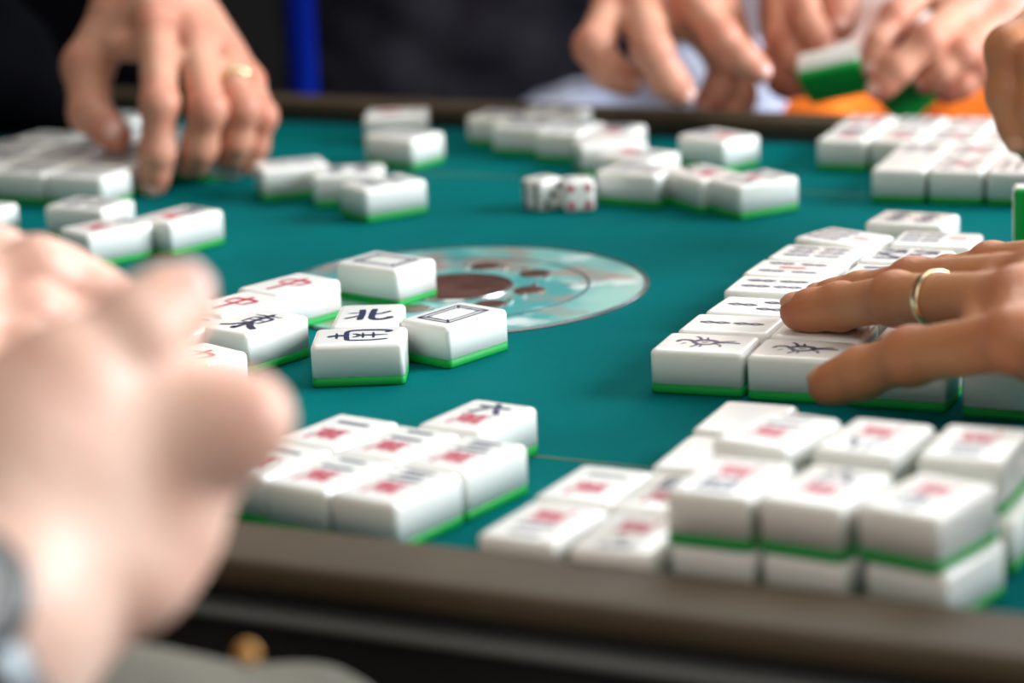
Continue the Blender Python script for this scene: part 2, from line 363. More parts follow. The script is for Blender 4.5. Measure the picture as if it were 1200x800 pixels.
class Hand:
    """fingers: list of 4-point chains (knuckle, middle joint, end joint, tip) with radii; thumb likewise."""
    def __init__(s, fingers, thumb, wrist, elbow, dorsal, h=1.5, wr=24, fr=36, palm=11.5, heel=None, extra=(), tweb=.2, web=.3, kmax=6., reach=24.):
        s.fingers, s.thumb, s.dorsal = fingers, thumb, unit(dorsal)
        wrist = np.array(wrist); elbow = np.array(elbow)
        pts = [wrist]+[p for f in fingers+[thumb] for p in f[0]]
        ext = wrist+unit(elbow-wrist)*min(np.linalg.norm(elbow-wrist), 240)
        allp = pts+[ext]
        G = Field(allp, 44, h)
        lat = unit(fingers[-1][0][0]-fingers[0][0][0]); ax = unit(elbow-wrist); lat = unit(lat-ax*(lat@ax)); thick = np.cross(ax, lat)
        # forearm: flattened round section
        G.cone(wrist, ext, wr, fr, 4, flat=(thick, 1.35))
        n = len(fingers)
        for i, (P, r) in enumerate(fingers):
            o = wrist+lat*(i-(n-1)/2)*8.0-ax*2
            G.cone(o, P[0], palm+1, r[0]*1.02, 9)
        for i in range(n-1):                    # flesh between the metacarpals
            a = (fingers[i][0][0]+fingers[i+1][0][0])/2; a = a+(wrist-a)*.16
            G.cone(a, wrist, palm*.95, palm, 8)
        G.cone(thumb[0][0], wrist+lat*-6, thumb[1][0], palm+2, 9)
        G.cone(thumb[0][0], fingers[0][0][0]+(wrist-fingers[0][0][0])*.35, thumb[1][0]*.8, palm*.75, 9)
        if heel is not None: G.cone(heel[0], heel[1], heel[2], heel[3], 10)
        for i in range(n-1):                    # webs at the finger roots
            (Pa, ra), (Pb, rb) = fingers[i], fingers[i+1]
            a, b2 = Pa[0]+(Pa[1]-Pa[0])*web, Pb[0]+(Pb[1]-Pb[0])*web
            G.cone(Pa[0], a, ra[0]*.95, ra[0]*.85, 6); G.cone(a, b2, ra[0]*.66, rb[0]*.66, 6); G.cone(Pa[0], Pb[0], ra[0]*.9, rb[0]*.9, 6)
        G.cone((thumb[0][0]+thumb[0][1])/2, fingers[0][0][0]+(wrist-fingers[0][0][0])*.22, thumb[1][0]*.72, palm*.7, 9)
        G.cone((thumb[0][0]*.75+thumb[0][1]*.25), fingers[0][0][0]*.6+wrist*.4, thumb[1][0]*.9, palm*.9, 9)
        G.cone(thumb[0][0]*.35+thumb[0][1]*.65, fingers[0][0][0]*(1-tweb)+fingers[0][0][1]*tweb, thumb[1][0]*.55, palm*.6, 9)
        for e in extra: G.cone(e[0], e[1], e[2], e[3], 12)
        s.joints = []
        for P, r in fingers+[thumb]:
            g = Field(allp, 44, h)
            for k in range(3): g.cone(P[k], P[k+1], r[k]*.96, r[k+1], 2.2)
            for k in (1, 2):                    # knuckles slightly wider than the shafts
                g.cone(P[k], P[k]+np.array((0, 0, .1)), r[k]*1.04, r[k]*1.04, 5)
            mid = (P[2]*.35+P[3]*.65); g.cone(mid, mid+.1, r[3]*1.1, r[3]*1.1, 4)
            G.merge(g, P[0], kmax, reach); s.joints += [(P[0], 11), (P[1], 9), (P[2], 7), (P[3], 9)]
        s.V, s.Q = G.surface()
    def flush(s, V):
        a = np.zeros(len(V))
        for p, r in s.joints: a = np.maximum(a, np.exp(-(((V-p)**2).sum(1))/(2*(r*1.05)**2))*.75)
        return a
    def nails(s, parent, mat_):
        for P, r in s.fingers+[s.thumb]:
            d = unit(P[3]-P[2]); nrm = s.dorsal-d*(s.dorsal@d)
            bend = np.cross(np.cross(P[2]-P[1], P[3]-P[2]), d)  # points to the inside of the curl
            if np.linalg.norm(bend) > 1e-3*np.linalg.norm(P[2]-P[1]): 
                b = -unit(bend)*-1
                nrm = unit(nrm)
            nrm = unit(nrm); lt = np.cross(d, nrm); c = P[3]+nrm*(r[3]*.73)+d*(r[3]*.04); V = []; F = []; N = 10
            V.append(c+nrm*r[3]*.36)
            for ring in (1, 2, 3, 4):
                q = ring/4*math.pi/2
                for k in range(N):
                    a = 2*math.pi*k/N
                    V.append(c+lt*(r[3]*.66*math.sin(q)*math.copysign(abs(math.cos(a))**.7, math.cos(a)))+d*(r[3]*.78*math.sin(q)*math.copysign(abs(math.sin(a))**.7, math.sin(a)))+nrm*(r[3]*.36*math.cos(q)-(.001 if ring < 4 else r[3]*.1)))
            for k in range(N): F.append((0, 1+k, 1+(k+1) % N))
            for ring in range(3):
                for k in range(N): F.append((1+ring*N+k, 1+(ring+1)*N+k, 1+(ring+1)*N+(k+1) % N, 1+ring*N+(k+1) % N))
            me = mesh('nail', Wa(np.array(V))-np.array(parent.parent.location), F, True)
            link('fingernail', me, mat_, parent)
def cloth(name, cones, m, parent, h=7., k=30., wob=4.):
    pts = [c[0] for c in cones]+[c[1] for c in cones]; rm = max(max(c[2], c[3]) for c in cones)
    G = Field(pts, rm+25, h)
    for c in cones: G.cone(c[0], c[1], c[2], c[3], k, flat=c[4] if len(c) > 4 else None)
    X, Y, Z = np.meshgrid(*G.ax, indexing='ij')
    G.F = G.F+wob*(np.sin(X*.05+Z*.09)*np.sin(Y*.06+1)+.6*np.sin(X*.11-Z*.05+Y*.04))
    V, Q = G.surface(); return surf_object(name, [V], [Q], m, parent)
def band(name, c, axis, rad, wid, thk, m, parent, segs=36, flat=None):   # a ring round a finger or wrist
    axis = unit(axis); u = unit(np.cross(axis, (0.3, .1, 1))); v = np.cross(axis, u); V = []; F = []
    prof = [(-wid/2, 0), (-wid/2*.8, thk), (wid/2*.8, thk), (wid/2, 0), (0, -thk*.5)]
    for k in range(segs):
        a = 2*math.pi*k/segs; rd = u*math.cos(a)+v*math.sin(a)
        if flat is not None: rd = rd-flat[0]*(rd@flat[0])*(1-flat[1])
        for t, q in prof: V.append(c+rd*(rad+q)+axis*t)
    n = len(prof)
    for k in range(segs):
        for i in range(n): F.append((k*n+i, k*n+(i+1) % n, ((k+1) % segs)*n+(i+1) % n, ((k+1) % segs)*n+i))
    me = mesh(name, Wa(np.array(V))-np.array(parent.location), F, True); return link(name, me, m, parent)

# ================================================================== THE PLACE
def quad(a, b, c, d): return mesh('q', [a, b, c, d], [(0, 1, 2, 3)])
def slab(x0, x1, y0, y1, z0, z1):
    V = [(x, y, z) for x in (x0, x1) for y in (y0, y1) for z in (z0, z1)]
    return mesh('slab', V, [(0, 1, 3, 2), (4, 6, 7, 5), (0, 4, 5, 1), (2, 3, 7, 6), (0, 2, 6, 4), (1, 5, 7, 3)])
struct('floor', slab(-4, 4, -4, 4.2, -.1, 0), M['floor'])
struct('wall_back', slab(-4, .2, 4.1, 4.2, 0, 2.8), M['wall'])
struct('wall_left', slab(-4.1, -4, -4, 4.2, 0, 2.8), M['wall'])

# ------------------------------------------------------------------ table
UI, UR, NI, NF = -.56, .402, -.381, .402      # inner edges: left, right, near, far
RW = .040
tb = empty('mahjong_table', (0, 0, 0)); tag(tb, 'mahjong table with teal cloth top and grey-brown raised rim', 'table')
def rounded_slab(x0, x1, y0, y1, z0, z1, r, n=5):
    hx, hy = (x1-x0)/2, (y1-y0)/2; cx, cy = (x0+x1)/2, (y0+y1)/2; rings = []
    for i in range(n+1):
        a = R(90*i/n); ins = r*(1-math.sin(a)); rings.append(([(cx+p[0], cy+p[1]) for p in rrect(hx-ins, hy-ins, .006)], z0+r*(1-math.cos(a))))
    for i in range(n+1):
        a = R(90*i/n); ins = r*(1-math.cos(a)); rings.append(([(cx+p[0], cy+p[1]) for p in rrect(hx-ins, hy-ins, .006)], z1-r+r*math.sin(a)))
    return loft('slab', rings)
link('playing_surface', slab(UI-.01, UR+.01, NI-.01, NF+.01, .738, .75), M['felt'], tb)
RZ = .765
for nm, (x0, x1, y0, y1) in {'near': (UI-RW, UR+RW, NI-RW, NI), 'far': (UI-RW, UR+RW, NF, NF+.024), 'left': (UI-RW, UI, NI, NF), 'right': (UR, UR+RW, NI, NF)}.items():
    link('rim_rail', rounded_slab(x0, x1, y0, y1, .754, RZ, .0045), M['rim'], tb)
for x0, x1, y0, y1 in ((UI-RW+.006, UR+RW-.006, NI-RW+.006, NI-.002), (UI-RW+.006, UR+RW-.006, NF+.002, NF+.020), (UI-RW+.006, UI-.002, NI, NF), (UR+.002, UR+RW-.006, NI, NF)):
    link('apron', slab(x0, x1, y0, y1, .62, .7545), M['black'], tb)
link('apron_ledge', rounded_slab(UI-RW-.004, UR+RW+.004, NI-RW-.004, NI-RW+.010, .7448, .7492, .0018), M['ledge'], tb)
for x in (UI-.01, UR+.01):
    for y in (NI-.01, NF+.01):
        g = link('table_leg', rounded_slab(x-.025, x+.025, y-.025, y+.025, .0, .63, .004), M['black'], tb)
for (y, nm) in ((-.239, 'seam'), (.262, 'seam')):
    link('cloth_seam', slab(UI, UR, y-.0006, y+.0006, .75, .7502), mat('seam', (.12, .15, .07), .9), tb)
# centre plate
def disc(r0, r1, z0, z1, name, m, parent, cx=0, cy=0, n=72, lip=0.):
    V = []; F = []
    prof = [(r0, z0), (r0, z1), (r1-lip, z1), (r1, z0+(z1-z0)*.4), (r1, z0)] if r0 > 0 else [(0, z1), (r1-lip, z1), (r1, z0+(z1-z0)*.4), (r1, z0)]
    k = len(prof)
    for i in range(n):
        a = 2*math.pi*i/n
        for r_, z_ in prof: V.append((cx+r_*math.cos(a), cy+r_*math.sin(a), z_))
    for i in range(n):
        j = (i+1) % n
        for q in range(k-1): F.append((i*k+q, i*k+q+1, j*k+q+1, j*k+q))
    me = mesh(name, V, F); return link(name, me, m, parent)
def plate_mat():
    m = mat('plate_teal', (.22, .52, .48), .3, coat=.3); nt = m.node_tree; L = nt.links; b = nt.nodes['Principled BSDF']; tc = nt.nodes.new('ShaderNodeTexCoord')
    def ns(sc, det, lo, hi, seed):
        mp = nt.nodes.new('ShaderNodeMapping'); mp.inputs['Location'].default_value = (seed, seed*.7, 0)
        n = nt.nodes.new('ShaderNodeTexNoise'); n.inputs['Scale'].default_value = sc; n.inputs['Detail'].default_value = det
        L.new(tc.outputs['Object'], mp.inputs['Vector']); L.new(mp.outputs[0], n.inputs['Vector'])
        r = nt.nodes.new('ShaderNodeMapRange'); r.inputs[1].default_value = lo; r.inputs[2].default_value = hi; L.new(n.outputs['Fac'], r.inputs[0]); return r.outputs[0]
    def mix(fac, a, c):
        x = nt.nodes.new('ShaderNodeMix'); x.data_type = 'RGBA'; L.new(fac, x.inputs[0])
        if isinstance(a, tuple): x.inputs[6].default_value = (*a, 1)
        else: L.new(a, x.inputs[6])
        x.inputs[7].default_value = (*c, 1); return x.outputs[2]
    c = mix(ns(18, 3, .42, .62, 1.3), (.06, .33, .33), (.30, .56, .50))
    c = mix(ns(24, 4, .58, .66, 5.1), c, (.62, .72, .70))
    c = mix(ns(26, 4, .55, .66, 9.7), c, (.34, .24, .20))
    c = mix(ns(40, 3, .70, .76, 3.3), c, (.6, .35, .06))
    L.new(c, b.inputs['Base Color']); return m
PM = plate_mat()
pl = disc(0, .0922, .75, .7507, 'centre_plate', PM, tb, lip=.001)
disc(.0922, .0938, .75, .7514, 'plate_trim_ring', mat('trim_dark', (.12, .14, .15), .25, metal=.8), tb, lip=.0012)
disc(.0640, .0652, .7506, .7509, 'plate_groove', mat('groove', (.02, .06, .07), .4), tb)
disc(0, .0268, .7506, .7515, 'plate_hub', M['brown'], tb, lip=.001)
disc(.0268, .0282, .7506, .7519, 'hub_trim_ring', mat('hub_trim', (.45, .5, .5), .25, metal=.9), tb, lip=.0004)
for q, (qa, qr) in enumerate(((72, .047), (31, .0455), (-18, .037), (-66, .040), (-118, .043), (-168, .044), (125, .045))):
    a = R(qa+26.9); cx, cy = qr*math.cos(a), qr*math.sin(a)
    disc(0, .0080, .7506, .7513, 'plate_button', M['brown'], tb, cx, cy, 28, .001)
    for s_ in (-1, 1):                        # chrome discs added as the glints either side of each button
        tx, ty = math.cos(a+math.pi/2), math.sin(a+math.pi/2)
        disc(0, .0018, .7506, .7519, 'glint_disc', M['chrome'], tb, cx+s_*tx*.0100, cy+s_*ty*.0100, 14, .0008)

# ------------------------------------------------------------------ tiles
g = 'loose tiles in the middle of the table'
tile(-25.3, 1163.4, 48.4, 'bai', 'white tile with blue empty frame, nearest the round plate, right of the south-wind tile', g)
tile(-65.5, 1132.8, 178, 'south', 'white tile with blue south character, square to the viewer in the middle cluster', g)
tile(-63.0, 1169.5, 86, 'north', 'white tile with blue north character, tucked behind the south tile', g)
tile(-59.1, 1278, 140, 'bai', 'white tile with blue empty frame overlapping the left of the round plate', g)
tile(-113.5, 1167.5, 50, 'east', 'white tile with dark brushed east character, left of the south tile', g)
tile(-103, 1237.7, 45.4, 'centre', 'white tile with faint red character, rearmost left of the middle cluster', g)
tile(-125.4, 1204.5, 45.4, 'centre', 'white tile with bright red character behind the dark-brushed east tile', g)
tile(-136.2, 1111, 44, 'centre', 'white tile half hidden behind the blurred index finger', g)
tile(-148.5, 1166, 48, 'wan3', 'tile showing one corner beside the blurred thumb, lower of two', g)
tile(-158.5, 1207, 48, 'wan5', 'tile showing one corner beside the blurred thumb, upper of two', g)
g = 'tiles sorted in rows under the ringed hand'
rows = [('F', 80.5, 1093.5, 159, 'bird', 'bird tile at the front left corner of the sorted rows'),
 ('r1', 94.1, 1123.8, 158, 'bam2', 'two-stick bamboo tile directly behind the left bird tile'),
 ('r2', 108.5, 1153, 155, 'bam3', 'three-stick bamboo tile by the tip of the ring finger'),
 ('r3', 119.6, 1191.6, 158, 'bam4', 'four-stick bamboo tile in the left column, behind a gap'),
 ('r4', 131.2, 1221.6, 155, 'bam5', 'five-stick bamboo tile with a red middle stick'),
 ('r5', 145.6, 1251, 154, 'bam6', 'six-stick bamboo tile in the left column, in front of the slanted tile'),
 ('r6', 163, 1283.5, -45.6, 'bam7', 'slanted bamboo tile with red stick ending the left column'),
 ('G', 118.9, 1076.0, 159, 'bird', 'second bird tile, right of the corner bird tile, under the fingers'),
 ('g2', 131.5, 1107, 158, 'bam2', 'bamboo tile between ring finger and little finger'),
 ('g3', 144.0, 1138, 157, 'bam3', 'bamboo tile under the ring finger, second column'),
 ('g4', 157.0, 1170, 156, 'bam4', 'bamboo tile covered by the middle finger, second column'),
 ('G3', 158.4, 1058.0, 157, 'blank', 'front-row tile under the little finger, left of the dark gap'),
 ('h2', 171, 1088, 157, 'bam2', 'tile under the palm with its edge between ring and little finger'),
 ('h3', 184, 1119, 157, 'bam4', 'tile under the palm behind the gold ring'),
 ('G4', 200.5, 1036.3, 155, 'blank', 'front-row tile right of the dark gap, at the picture edge'),
 ('c6', 173, 1204, 156, 'bam6', 'bamboo tile beyond the middle finger, in front of the eight-stick tile'),
 ('c8', 186, 1237.3, 155, 'bam8', 'bamboo tile with dense sticks just beyond the index finger'),
 ('c7', 205.5, 1270, -22, 'bam7', 'bamboo tile with one red stick at its right end'),
 ('cx', 201.5, 1318.9, 152, 'dot4', 'lone white tile at the far end of the sorted rows')]
for _, x, y, d, f, l in rows: tile(x, y, d, f, l, g)
g = 'character tiles in the near left block'
nd = R(54); nb = np.array([math.cos(nd), math.sin(nd)])*40.5; na = np.array([math.sin(nd), -math.cos(nd)])*30.6; n0 = np.array([-43.2, 917.6])
nl = []
for i_, j_, f_, l_ in ((0, -2, 'wan1', 'front row, beside the blurred finger'), (0, -1, 'wan2', 'middle of the front row'), (0, 0, 'wan3', 'front right corner'),
                       (1, -2, 'wan1', 'rear of the left column'), (1, -1, 'wan2', 'middle column, second from the rim'), (1, 0, 'wan3', 'right column, second from the rim')):
    p = n0+na*j_+nb*(i_+(.06 if j_ == -2 else 0)); nl.append((p[0], p[1], 54, f_, 'character tile in the near left block, '+l_))
p = n0+na*-.82+nb*2.06; nl.append((p[0], p[1], 56, 'wan6', 'character tile in the near left block, rearmost and pushed right'))
for x, y, d, f, l in nl: tile(x, y, d, f, l, g)
g = 'tiles in the near right stack'
nr = [(7.7, 867.7, 240.5, 'wan2', 'character tile at the front left corner of the lower layer, near right', 0),
 (27.0, 906.5, 62, 'wan1', 'character tile second from the rim at the left of the lower layer, near right', 0),
 (36.5, 851.5, 246, 'wan5', 'front lower-layer character tile just left of the raised stack', 0),
 (52.0, 892.5, 66, 'wan4', 'lower-layer tile left of the raised stack, second from the rim', 0),
 (68.8, 937, 66, 'blank', 'lower-layer tile with bare white top left of the raised stack', 0),
 (86.5, 981, 66, 'blank', 'lower-layer tile with shaded bare top at the rear left of the stack', 0),
 (69.4, 848.0, 241.9, 'wan4', 'front left tile on top of the near right stack', 1),
 (99.0, 833.5, 57, 'wan6', 'front middle tile on top of the near right stack', 1),
 (129.3, 819.5, 231, 'wan7', 'front right corner tile on top of the near right stack', 1),
 (90.0, 900, 54, 'wan2', 'rear left tile on top of the near right stack', 1),
 (121.5, 885.5, 240, 'wan8', 'rear middle tile on top of the near right stack', 1),
 (153.6, 873, 245, 'wan3', 'rear right tile on top of the near right stack', 1),
 (70.2, 848.4, 61.9, 'blank', 'front lower-layer tile under the left of the raised stack', 0),
 (99.8, 833.5, 57, 'blank', 'front lower-layer tile under the middle of the raised stack', 0),
 (131.6, 819.9, 52, 'blank', 'front lower-layer tile under the right corner of the raised stack', 0),
 (92.0, 898, 56, 'blank', 'rear lower-layer tile carrying the rear left top tile', 0),
 (123.5, 882.5, 60, 'blank', 'rear lower-layer tile carrying the rear middle top tile', 0),
 (156.4, 868.5, 66, 'blank', 'rear lower-layer tile carrying the rear right top tile', 0),
 (120.0, 943, 64, 'wan9', 'dark shaded tile behind the stack, leftmost of its row', 0),
 (151.0, 929, 64, 'wan1', 'dark shaded tile behind the stack, below the little finger', 0),
 (182.0, 915, 64, 'wan5', 'dark shaded tile behind the stack, at the picture edge', 0)]
for x, y, d, f, l, ly in nr: tile(x, y, d, f, l, g, ly)
g = 'tiles in the far right array'
q0 = np.array([219.6, 1461.0]); ca = R(-21.0); ea = np.array([math.cos(ca), math.sin(ca)])*31.2; eb = np.array([-math.sin(ca), math.cos(ca)])*41.3
fc = ['blank', 'dot5', 'bam6', 'dot5', 'dot4', 'dot5', 'dot5', 'bam6']
rn = ['front', 'second', 'third']; cn = ['first', 'second', 'third', 'fourth']
for i in range(2):
    for j in range(4):
        p = q0+ea*j+eb*i
        tile(p[0], p[1], 69, fc[i*4+j], 'face-up tile in the far right array, %s row, %s from its left edge' % (rn[i], cn[j]), g)
s0 = np.array([202.0, 1556.5])
for i in range(2):
    for j in range(5):
        p = s0+ea*j+eb*i*.985
        tile(p[0], p[1], 67, ['wan4', 'wan8', 'dot5', 'dot4', 'dot5', 'dot6', 'bam6', 'dot5', 'dot4', 'wan7'][i*5+j],
             'tile of the rear block far right, %s row, %s from its left end' % (['front', 'back'][i], ['first', 'second', 'third', 'fourth', 'fifth'][j]), g)
g = 'loose tiles at the far middle of the table'
tile(-122.5, 1545.3, 14.8, 'bam4', 'tile nearest the far left hand, its front half in shadow', g)
tile(-87.9, 1517.5, 0, 'dot4', 'low tile between the shadowed tile and the bright cornered tile', g)
tile(-67.5, 1477.5, 32.9, 'dot4', 'bright tile turned cornerwise, nearest of the three left of the dice', g)
tile(-59.7, 1626, 139, 'bam4', 'tile turned cornerwise, alone behind the bright tile, far middle', g)
tile(-66.5, 1706, -2, 'wan5', 'rearmost tile by the far rim with red mark in its middle', g)
tile(2, 1679, -29, 'bam6', 'far tile at the left end of the row in front of the grey shirt', g)
tile(17.5, 1645, -25, 'bam8', 'far tile facing the viewer in front of the leftmost row tile', g)
tile(33, 1684, -26, 'dot4', 'far tile behind the pair in front of the grey shirt', g)
tile(41.0, 1622, 64, 'bam4', 'narrow-side far tile right of the facing pair', g)
tile(67.0, 1605, 72, 'wan4', 'far tile with red mark, left of the pointing hand', g)
tile(62.5, 1570.5, 8, 'blank', 'far tile filling behind the dull red-marked tiles', g)
tile(76.4, 1526.2, -40.6, 'wan7', 'tile with red mark just behind the tile beside the dice', g)
tile(126.5, 1572, 128, 'wan3', 'tile touched by the dark fingertip', g)
tile(74.6, 1480, -34, 'bam6', 'tile immediately right of the two dice', g)
tile(108.9, 1462, 118, 'wan8', 'tile with red mark squeezed between its two front neighbours', g)
tile(134.0, 1439.8, 30.3, 'dot5', 'bright cornered tile at the right end of the row beside the dice', g)
g = 'tiles at the far left'
tile(-226.5, 1455, 150, 'dot4', 'tile at the left behind the pair with red marks', g)
tile(-209.4, 1392.4, 39.1, 'wan5', 'red-marked tile at the left, nearer the blurred hand', g)
tile(-173.9, 1413, 50, 'wan4', 'red-marked tile at the left, right one of the pair', g)
tile(-291, 1461, 150, 'blank', 'tile cut by the left picture edge, showing only a sliver', g)
w0 = np.array([-240.4, 1549]); wa = np.array([math.cos(R(151.8)), math.sin(R(151.8))])*41.5; wb = np.array([math.cos(R(61.8)), math.sin(R(61.8))])*31.0
rown = ['front', 'second', 'third', 'fourth', 'fifth']; k = 0
for i in range(5):
    for j in range(3 if i < 4 else 2):
        p = w0+wa*(j+[0, .12, .35, .3, .6][i])+wb*i
        tile(p[0], p[1], 151.8, ['bam4', 'dot4', 'bam6', 'dot4', 'bam4', 'bam8', 'dot4'][(i*3+j) % 7],
             'tile packed left of the far left hand, %s row, %s from the right' % (rown[i], cn[j]), g)
# dice
def die(px, py, Y0, ang, col, label):
    p = at(px, py, z=0); s = .0176; t = empty('die', W((p[0], p[1], 0)), R(ang)); tag(t, label, 'die', 'dice')
    me = bpy.data.meshes.new('die'); bm = bmesh.new(); bmesh.ops.create_cube(bm, size=s)
    bmesh.ops.bevel(bm, geom=bm.edges[:]+bm.verts[:], offset=s*.2, segments=4, affect='EDGES', profile=.6)
    bmesh.ops.translate(bm, verts=bm.verts, vec=(0, 0, s/2)); bm.to_mesh(me); bm.free(); me.shade_smooth()
    link('cube_body', me, M['white'], t)
    def pips(L, face, m):
        for (u, v) in L:
            V = []; N = 12; r = s*.12
            for k in range(N):
                a = 2*math.pi*k/N; x, y = u*s*.27+r*math.cos(a), v*s*.27+r*math.sin(a); e = s/2+.00006
                V.append({'front': (x, -e, s/2+y), 'left': (-e, -x, s/2+y), 'right': (e, x, s/2+y), 'top': (x, y, s+.00006)}[face])
            link('pip', mesh('pip', V, [tuple(range(N))]), m, t)
    return pips
pp = die(637, 244, 0, 26.9+38, 'k', 'white die with dark pips, left of the pair')
pp([(-1, -1), (-1, 0), (-1, 1), (1, -1), (1, 0), (1, 1)], 'left', M['dieink']); pp([(-1, -1), (1, 1), (0, 0)], 'front', M['dieink']); pp([(-1, -1), (1, 1)], 'top', M['dieink'])
pp = die(678, 245, 0, 26.9+4, 'r', 'white die with four red pips, right of the pair')
pp([(-1, -1), (-1, 1), (1, -1), (1, 1)], 'front', M['red']); pp([(-1, -1), (1, 1)], 'top', M['dieink'])

# ------------------------------------------------------------------ tiles being handled
def held_tile(c, nz, nx, face, label, group):
    """c: centre (mm), nz: direction of the engraved face, nx: direction of the tile's length"""
    nz = unit(nz); nx = unit(np.array(nx)-nz*(np.array(nx)@nz)); s_ = np.cross(nx, nz)
    rot = Matrix((( s_[0], nx[0], nz[0]), (s_[1], nx[1], nz[1]), (s_[2], nx[2], nz[2])))
    e = (rz @ rot).to_euler(); b = np.array(c)-nz*TH/2
    t = tile(0, 0, 0, face, label, group, z=0, rot=e); t.location = W(b); return t
g = 'tiles held in hands'
held_tile(at(978, 86, Y=1664), (.10, .74, .67), (.93, -.25, .28), 'blank', 'tile held up between two hands showing its green back', g)
held_tile(at(1068, 103, Y=1690), (-.3, .9, .5), (.5, .2, .7), 'blank', 'second green-backed tile held behind the fingers, far right', g)
p = at(1209, 300, z=0); tile(0, 0, 0, 'blank', 'green-backed tile standing on edge at the right picture edge', 'standing tiles')
t = bpy.data.objects[-1] if False else [o for o in COL.objects if o.name.startswith('mahjong_tile')][-1]
rot = Matrix(((1, 0, 0), (0, 0, 1), (0, 1, 0))); rot = Matrix(((-1, 0, 0), (0, 0, 1), (0, 1, 0)))
t.rotation_euler = (rz @ Matrix.Rotation(R(-8), 3, 'Z') @ rot).to_euler(); t.location = W((p[0], 1270, TL/2))
held_tile(at(236, 199, Y=1612), (.12, .35, .92), (.9, .42, .0), 'blank', 'tile gripped under the fingertips of the far left hand, green edge showing', g)
tile(-246, 1742, 150, 'dot4', 'tile seen between thumb and index finger of the far left hand', 'tiles at the far left')

# ------------------------------------------------------------------ people
def A(*a): return at(a[0], a[1], Y=a[2])
def ch(*pts, r): return ([A(*p) for p in pts], r)
def person(loc, label): 
    o = empty('person', W(loc)); return tag(o, label, 'person')
FR = [10.8, 9.6, 8.6, 7.4]; PR = [9.5, 8.3, 7.4, 6.4]; TR = [15, 12.5, 10.6, 9.0]
# far left: hand with a gold ring reaching down over the tiles
P1 = person((-300, 2150, -750), 'person in black, left hand with gold ring reaching down at the far left')
h1 = Hand([ch((184, 36, 1612), (187, 122, 1562), (184, 178, 1560), (180, 212, 1566), r=[11.5, 10.8, 9.8, 8.6]),
           ch((226, 42, 1615), (243, 128, 1566), (234, 172, 1570), (226, 192, 1580), r=[11.5, 10.8, 9.8, 8.4]),
           ch((264, 66, 1622), (285, 126, 1580), (277, 164, 1584), (268, 184, 1592), r=[11, 10.2, 9.2, 8]),
           ch((290, 96, 1632), (306, 136, 1598), (298, 170, 1600), (287, 192, 1602), r=[10, 9, 8, 7.2])],
          ch((142, 6, 1650), (103, 78, 1632), (106, 132, 1612), (136, 160, 1590), r=[16, 15, 12.6, 9.6]),
          A(178, -55, 1690), A(160, -420, 1900), (0, -.75, .6), h=1.5, wr=28, fr=36, tweb=.3, web=.42)
b = surf_object('body', [h1.V], [h1.Q], M['skin_far'], P1, h1.flush); h1.nails(b, M['nail'])
f = h1.fingers[2][0]; band('ring', f[0]*.45+f[1]*.55, f[1]-f[0], 10.9, 5, 1.1, M['gold'], P1)
cloth('shirt', [((-440, 2170, -180), (-440, 2190, 420), 160, 185, ((0, 1, 0), 1.3)), ((-560, 2120, 60), tuple(A(-60, 60, 1800)), 70, 52), (tuple(A(-60, 60, 1800)), tuple(A(72, 118, 1790)), 52, 22), ((-440, 2190, 380), (-290, 2170, 330), 90, 70), ((-290, 2170, 330), tuple(A(150, -520, 1960)), 75, 60)], M['shirt_black'], P1)
# middle: grey shirt, right hand picking tiles
P2 = person((0, 2200, -750), 'person in dark grey shirt and light blue trousers, hand poised over the far tiles')
h2 = Hand([ch((812, 2, 1682), (846, 44, 1652), (868, 66, 1646), (890, 84, 1644), r=[11.5, 10.6, 9.2, 7.6]),
           ch((800, 12, 1694), (848, 72, 1708), (842, 102, 1708), (828, 124, 1706), r=[11.8, 10.2, 9.2, 7.8]),
           ch((752, 10, 1690), (764, 60, 1640), (782, 92, 1638), (797, 108, 1640), r=[13, 12.2, 10.8, 9.0]),
           ch((718, 8, 1696), (696, 54, 1660), (712, 82, 1654), (738, 96, 1656), r=[12.5, 12, 10.4, 8.8])],
          ch((838, -10, 1740), (868, 72, 1726), (866, 114, 1714), (855, 150, 1702), r=[14, 12.5, 10.5, 8.5]),
          A(775, -95, 1780), A(760, -480, 2000), (0, -.75, .6), h=1.6, wr=29, fr=36, palm=13, web=.4)
b = surf_object('body', [h2.V], [h2.Q], M['skin_far'], P2, h2.flush); h2.nails(b, M['nail'])
cloth('shirt', [((-30, 2330, -140), (-30, 2330, 420), 150, 170, ((0, 1, 0), 1.2)), ((-30, 2330, 380), (60, 2250, 370), 80, 60), ((60, 2250, 370), tuple(A(755, -560, 2070)), 60, 52)], M['shirt_grey'], P2)
cloth('trousers', [((60, 2230, -190), tuple(A(640, 222, 1880)), 95, 58), (tuple(A(700, 205, 1885)), tuple(A(838, 160, 1885)), 60, 64), ((40, 2260, -150), tuple(A(838, 160, 1885)), 85, 64)], M['denim'], P2)
